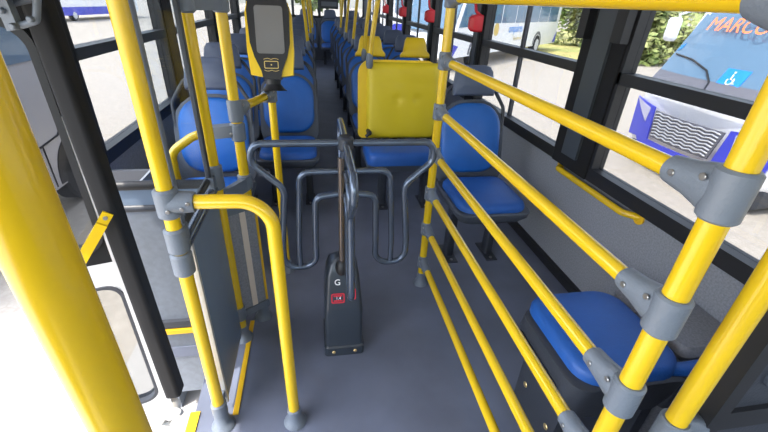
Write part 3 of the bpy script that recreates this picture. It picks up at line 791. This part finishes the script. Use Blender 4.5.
fpatch([(CY+1.13,1.66),(CY-1.13,1.66),(CY-1.19,.60),(CY+1.19,.60)], M['wind'], 'windscreen', mb)
fpatch([(CY+1.19,.61),(CY-1.19,.61),(CY-1.12,.42),(CY+1.12,.42)], M['dashboard'], 'cowl', mb, proud=.012)
fpatch([(CY+.60,.06),(CY-.60,.06),(CY-.52,-.34),(CY+.52,-.34)], M['dashboard'], 'grille', mb, proud=.01)
for i in range(8):
    z = .03 - i*.047
    q = MB(); hw_ = .57 - .01*i
    q.tube([(front(CY + hw_*t/6, z) - .012 - .006*((t+i) % 2), CY + hw_*t/6, z + .010*((t % 2)*2-1)) for t in range(-6, 7)], .011, 6)
    q.build('grille_bar', M['chrome'], mb)
for sg in (1, -1):
    fpatch([(CY+sg*1.23,.16),(CY+sg*.66,.10),(CY+sg*.58,-.40),(CY+sg*1.15,-.46)], M['busb'], 'corner_panel', mb, proud=.008)
    fpatch([(CY+sg*1.22,.15),(CY+sg*.74,.07),(CY+sg*.76,-.16),(CY+sg*.95,-.04)], M['hl'], 'headlamp', mb, proud=.016)
    q = MB(); yy_ = CY+sg*1.40; pillow(q, rrect(.20,.36,.07), .10, ((5.92,yy_,1.20), (0,1,0), (0,0,1), (-1,0,0)), bulge=.4)
    q.tube([(6.0,CY+sg*1.2,1.5), (5.93,yy_,1.42), (5.95,yy_,1.2)], .02, 8); q.build('mirror', M['busw'], mb)
    wheel(mb, 6.55, CY+sg*(HW-.14), GZ+.40, (0,1,0)); wheel(mb, 10.6, CY+sg*(HW-.14), GZ+.40, (0,1,0))
fpatch([(CY+.9,-.40),(CY-.9,-.40),(CY-.8,-.50),(CY+.8,-.50)], M['busb'], 'bumper_lip', mb, proud=.012)
# display text, wiper, sticker
tx = (front(4.85,1.42)-.02)
text('lettering', 'MARCO', M['orange'], mb, .29, (front(5.14,1.31)-.075, 5.14, 1.31), (-.10,-.83,0), (.5,0,1))
q = MB(); q.tube([(front(y_,z_)-.02,y_,z_) for y_, z_ in ((5.95,.86),(5.5,.83),(5.1,.73),(4.92,.60),(4.86,.50))], .013, 6); q.build('wiper', M['black'], mb)
stk = fpatch([(4.83,.80),(4.51,.80),(4.51,.58),(4.83,.58)], M['sticker'], 'sticker', mb, proud=.006, n=3)
q = MB(); fx = lambda y, z: (front(y, z)-.012, y, z)
q.tube([fx(4.67+.045*math.cos(t), .655+.045*math.sin(t)) for t in [math.radians(a_) for a_ in range(-230, 50, 20)]], .008, 6)
q.tube([fx(4.685,.735), fx(4.68,.675), fx(4.64,.67), fx(4.615,.62), fx(4.595,.63)], .009, 6); q.cyl(V(fx(4.688,.762))+V((.004,0,0)), V(fx(4.688,.762))-V((.004,0,0)), .015, 10)
q.build('wheelchair_mark', M['white_text'], stk)
fpatch([(6.0,.98),(5.93,1.02),(5.95,.94),(6.02,.90)], M['sticker'], 'sticker', mb, proud=.006, n=2)

# far white bus, nearly broadside
FB0 = V((6.62, 16.65, GZ)); fd = V((.72, .69, 0)).normalized(); fn = V((-fd.y, fd.x, 0))
fb = thing('bus', 'white bus parked farther off with tall bluish windows along its side', 'bus', FB0)
def FP(a, n_, z): return FB0 + fd*a + fn*n_ + V((0,0,z))
q = MB(); prof = [(-2.2,.5), (-2.15,1.2), (-1.9,1.35), (-1.2,2.75), (-.6,2.98), (11.3,2.98), (11.5,2.6), (11.45,.5)]
q.loft([[FP(a, 0.0, z) for a, z in prof], [FP(a, 2.3, z) for a, z in prof]])
# body side runs along fd; near side at n=0
bd = q.build('body', M['busw'], fb)
for i in range(6):
    a0 = .7 + i*1.72
    q = MB(); q.loft([[FP(a_, n_, z_) for a_, z_ in rrect(1.62, 1.05, .06, n=3, cx=a0+.8, cy=2.2)] for n_ in (-.012, .01)]); q.build('window', M['busglass'], fb)
q = MB(); q.loft([[FP(a_, n_, z_) for a_, z_ in [(-1.7,1.55),(-1.15,2.65),(.2,2.65),(.5,1.6)]] for n_ in (-.012, .01)]); q.build('window', M['busglass'], fb)
q = MB(); q.loft([[FP(a_, n_, z_) for a_, z_ in [(-2.05,1.40),(-1.92,1.44),(-1.22,2.72),(-1.36,2.68)]] for n_ in (.1, 2.2)]); q.build('windscreen', M['wind'], fb)
for a_ in (.0, 7.9):
    wheel(fb, *FP(a_, .12, .52), fn, r=.52, wd=.3)
    q = MB()
    oo = [FP(a_+.72*math.cos(t), -.006, .52+.70*math.sin(t)) for t in [math.radians(x_) for x_ in range(-2, 183, 15)]]
    ii = [FP(a_+.56*math.cos(t), -.006, .52+.55*math.sin(t)) for t in [math.radians(x_) for x_ in range(-2, 183, 15)]]
    n_ = len(oo); q.add(oo+ii+[p+fn*.03 for p in oo+ii], [(i, i+1, n_+i+1, n_+i) for i in range(n_-1)] + [(i, i+1, 2*n_+i+1, 2*n_+i) for i in range(n_-1)]); q.build('wheel_arch', M['dashboard'], fb)
q = MB(); q.loft([[FP(a_, n_, z_) for a_, z_ in [(-2.18,.55),(-2.0,.55),(-1.6,.9),(-2.14,1.0)]] for n_ in (-.012, .01)]); q.build('front_flash', M['busb'], fb)
q = MB(); q.loft([[FP(a_, n_, z_) for a_, z_ in [(10.9,.55),(11.44,.55),(11.46,1.1)]] for n_ in (-.012, .01)]); q.build('rear_flash', M['busb'], fb)
text('lettering', 'ompaires', M['sticker'], fb, .50, FP(4.3, -.02, 1.42), fd, (0,0,1)); text('lettering', 'fluminense', M['gold'], fb, .26, FP(4.7, -.02, .98), fd, (0,0,1))
q = MB(); q.loft([[FP(a_, n_, z_) for a_, z_ in rrect(.5, .5, .2, cx=1.9, cy=1.42)] for n_ in (-.012, .01)]); q.build('emblem', M['gold'], fb)

# another vehicle farther along that side (blue and white bus)
b3 = thing('bus', 'blue and white bus seen through the middle windows behind the railing post', 'bus', (5.6, 28, GZ))
q = MB(); q.loft([[(x_, y_, z_) for x_, z_ in rrect(2.4, 2.5, .25, cx=5.6, cy=GZ+1.75)] for y_ in (24.0, 25.0, 33.0)]); q.build('body', M['busw'], b3)
q = MB(); q.prism(rrect(2.1, 1.1, .15, cx=5.6, cy=GZ+2.25), 'y', 23.98, 24.02); q.build('windscreen', M['wind'], b3)
q = MB(); q.prism(rrect(2.3, .55, .1, cx=5.6, cy=GZ+.95), 'y', 23.97, 24.02); q.build('front_panel', M['busb'], b3)
for xx in (4.6, 6.6): wheel(b3, xx, 25.4, GZ+.45, (1,0,0), r=.45)

# blue bus across the yard on the door side
lb = thing('bus', 'distant blue bus across the paved yard, seen through door side window', 'bus', (-17.9, 34.0, GZ))
bd_ = V((.16, .99, 0)).normalized(); bn = V((bd_.y, -bd_.x, 0)); LB0 = V((-17.9, 34.0, GZ))
def BP(a, n_, z): return LB0 + bd_*a + bn*n_ + V((0,0,z))
q = MB(); q.loft([[BP(a_, n_, z_) for a_, z_ in rrect(11, 2.8, .3, cx=5.5, cy=1.85)] for n_ in (-2.4, 0)]); q.build('body', M['busw'], lb)
q = MB(); q.loft([[BP(a_, n_, z_) for a_, z_ in rrect(7.6, .55, .1, cx=3.9, cy=.66)] for n_ in (-.01, .03)]); q.build('side_panel', M['busb'], lb)
q = MB(); q.loft([[BP(a_, n_, z_) for a_, z_ in rrect(10.2, 1.1, .1, cx=5.5, cy=2.0)] for n_ in (-.01, .03)]); q.build('window', M['busglass'], lb)
for a_ in (2.2, 8.2): wheel(lb, *BP(a_, -.12, .38), bn, r=.38, wd=.3)

# grey van close by the door
vn_ = thing('van', 'light grey van parked close outside the door, seen through its upper pane', 'van', (-3.7, 3.6, GZ))
VX = -2.85
prof = [(2.5,-.55), (2.5,.55), (2.6,1.2), (5.0,1.25), (5.45,.72), (5.62,.6), (5.68,-.5), (5.4,-.58), (2.7,-.58)]
q = MB(); q.loft([[(VX - s_[0], (y_-4.1)*s_[1]+4.1, z_) for y_, z_ in prof] for s_ in ((1.8,.97), (1.7,1.0), (.06,1.0), (0,.985))])
q.build('body', M['van'], vn_, smooth=30)
for (a, b) in ((2.75,3.8), (3.9,4.95)):
    q = MB(); q.prism([(a,.72), (b,.72), (b-.05,1.14), (a+.05,1.14)], 'x', VX-.01, VX+.012); q.build('window', M['busglass'], vn_, smooth=0)
wheel(vn_, VX-.10, 4.98, GZ+.36, (1,0,0), r=.36, wd=.22); wheel(vn_, VX-.10, 3.1, GZ+.36, (1,0,0), r=.36, wd=.22)
for yc in (4.98, 3.1):
    q = MB(); q.prism([(yc+.45*math.cos(t), GZ+.36+.45*math.sin(t)) for t in [math.radians(a_) for a_ in range(-10, 191, 12)]], 'x', VX-.02, VX+.008); q.build('wheel_arch', M['black'], vn_, smooth=0)
q = MB(); q.prism(rrect(.22, .04, .015, cx=5.03, cy=.60), 'x', VX-.01, VX+.03); q.build('handle', M['dark'], vn_, smooth=0)
q = MB(); q.tube([(VX+.004, 4.3, -.10), (VX+.004, 4.75, -.06), (VX+.004, 4.86, .05), (VX+.004, 5.1, .10)], .010, 6); q.tube([(VX+.004, 4.45, -.08), (VX+.004, 4.45, -.55)], .008, 6); q.build('seam', M['black'], vn_)

# ================================================================== GREENERY
def leaf_mesh(n_, rad, size, seed):
    rnd = random.Random(seed); q = MB(); vs = []; fs = []
    lobes = [(rnd.uniform(-.6,.6)*rad[0], rnd.uniform(-.6,.6)*rad[1], rnd.uniform(-.45,.55)*rad[2], rnd.uniform(.35,.6)) for _ in range(14)]
    for i in range(n_):
        lx, ly, lz, lr = rnd.choice(lobes)
        d = V((rnd.gauss(0,1), rnd.gauss(0,1), rnd.gauss(0,1))).normalized()*rnd.uniform(.6,1.0)*lr
        p = V((lx + d.x*rad[0], ly + d.y*rad[1], lz + d.z*rad[2]))
        u = V((rnd.gauss(0,1), rnd.gauss(0,1), rnd.gauss(0,1))).normalized(); w_ = u.orthogonal().normalized()*.5
        s_ = size*rnd.uniform(.6,1.3); k_ = len(vs)
        vs += [p - u*s_, p + w_*s_, p + u*s_, p - w_*s_]; fs.append((k_,k_+1,k_+2,k_+3))
    return q.add(vs, fs)
def plant(name, label, cat, loc, rad, n_, size, m, seed, h0=0.0, group=None):
    r_ = thing(name, label, cat, loc, group)
    b_ = leaf_mesh(n_, rad, size, seed)
    b_.v = [(p[0]+loc[0], p[1]+loc[1], p[2]+loc[2]+h0+rad[2]*.75) for p in b_.v]
    b_.build('foliage', m, r_, smooth=0)
    q = MB(); q.tube([(loc[0],loc[1],loc[2]), (loc[0]+.05,loc[1],loc[2]+h0+rad[2]*.8)], [.14,.07], 8); q.build('trunk', M['trunk'], r_)
    return r_
gr = MB(); gr.loft([[(x_, y_, GZ+.0) for x_, y_ in [(13.5,17.6),(60,47),(60,80),(13,30)]], [(x_, y_, GZ+.05) for x_, y_ in [(13.5,17.6),(60,47),(60,80),(13,30)]]])
g_ = gr.build('lawn', M['grass'], smooth=0); g_['kind'] = 'structure'
spots = [(17.6,20.3,'leafA',2.3), (19.4,28.0,'leafA',2.7), (25.8,22.6,'leafA',3.0), (24.6,33.6,'leafB',3.2)]
adj = ['olive bush nearest behind the roof edge of the minibus', 'olive bush at the rear end of the white bus', 'broad olive bush farther behind the minibus', 'dark green bush rising behind the bush at the white bus']
for i, (x, y, m_, r) in enumerate(spots):
    plant('bush', adj[i], 'bush', (x, y, GZ), (r, r, r*.95), 5200, .21, M[m_], 20+i, 0.0, 'bushes beyond the yard')
for i, (x, y, r) in enumerate(((10,35,3.6), (19.5,38,3.8), (0,46,4.2))):
    plant('tree', ['green tree behind the windows of the white bus', 'tall green tree far beyond the white bus', 'green tree beyond the blue and white bus'][i], 'tree', (x, y, GZ), (r, r, r*.8), 4200, .34, M['leafB'], 60+i, 1.4, 'trees beyond the yard')

# ================================================================== LIGHT, CAMERA
wd = bpy.data.worlds.new('sky'); S.world = wd; wd.use_nodes = True; nt = wd.node_tree
bg = nt.nodes['Background']; sk = nt.nodes.new('ShaderNodeTexSky'); sk.sky_type = 'NISHITA'
sk.sun_disc = False; sk.sun_elevation = math.radians(63); sk.sun_rotation = math.radians(235); sk.air_density = 1.0; sk.dust_density = 1.5
hs = nt.nodes.new('ShaderNodeHueSaturation'); hs.inputs['Saturation'].default_value = .5
nt.links.new(sk.outputs[0], hs.inputs['Color']); nt.links.new(hs.outputs[0], bg.inputs[0]); bg.inputs[1].default_value = .55
sd = V((-.385, -.23, .90)).normalized()
su = bpy.data.lights.new('sun', 'SUN'); su.energy = 3.6; su.angle = math.radians(.6); su.color = (1.0, .94, .84)
so = bpy.data.objects.new('sun', su); COL.objects.link(so); so.rotation_euler = sd.to_track_quat('Z', 'Y').to_euler(); so.location = sd*30

cam = bpy.data.cameras.new('camera'); co = bpy.data.objects.new('camera', cam); COL.objects.link(co)
R = Matrix(((0.98607531, 0.04051422, -0.16128884), (-0.16066201, 0.48247252, -0.86105051), (0.04293264, 0.87497364, 0.48226334)))
mw = R.to_4x4(); mw.translation = (0, 0, 1.40); co.matrix_world = mw
cam.sensor_fit = 'HORIZONTAL'; cam.sensor_width = 36; cam.lens = 389.51/768*36; cam.clip_start = .02; cam.clip_end = 500
S.camera = co

S.view_settings.view_transform = 'Standard'; S.view_settings.look = 'None'; S.view_settings.gamma = 1; S.view_settings.use_curve_mapping = False
S.view_settings.exposure = 1.28
S.cycles.use_denoising = True
S.cycles.max_bounces = 8; S.cycles.diffuse_bounces = 5; S.cycles.transparent_max_bounces = 16
S.cycles.sample_clamp_indirect = 8
for o in bpy.data.objects:
    if '_o' in o: del o['_o']
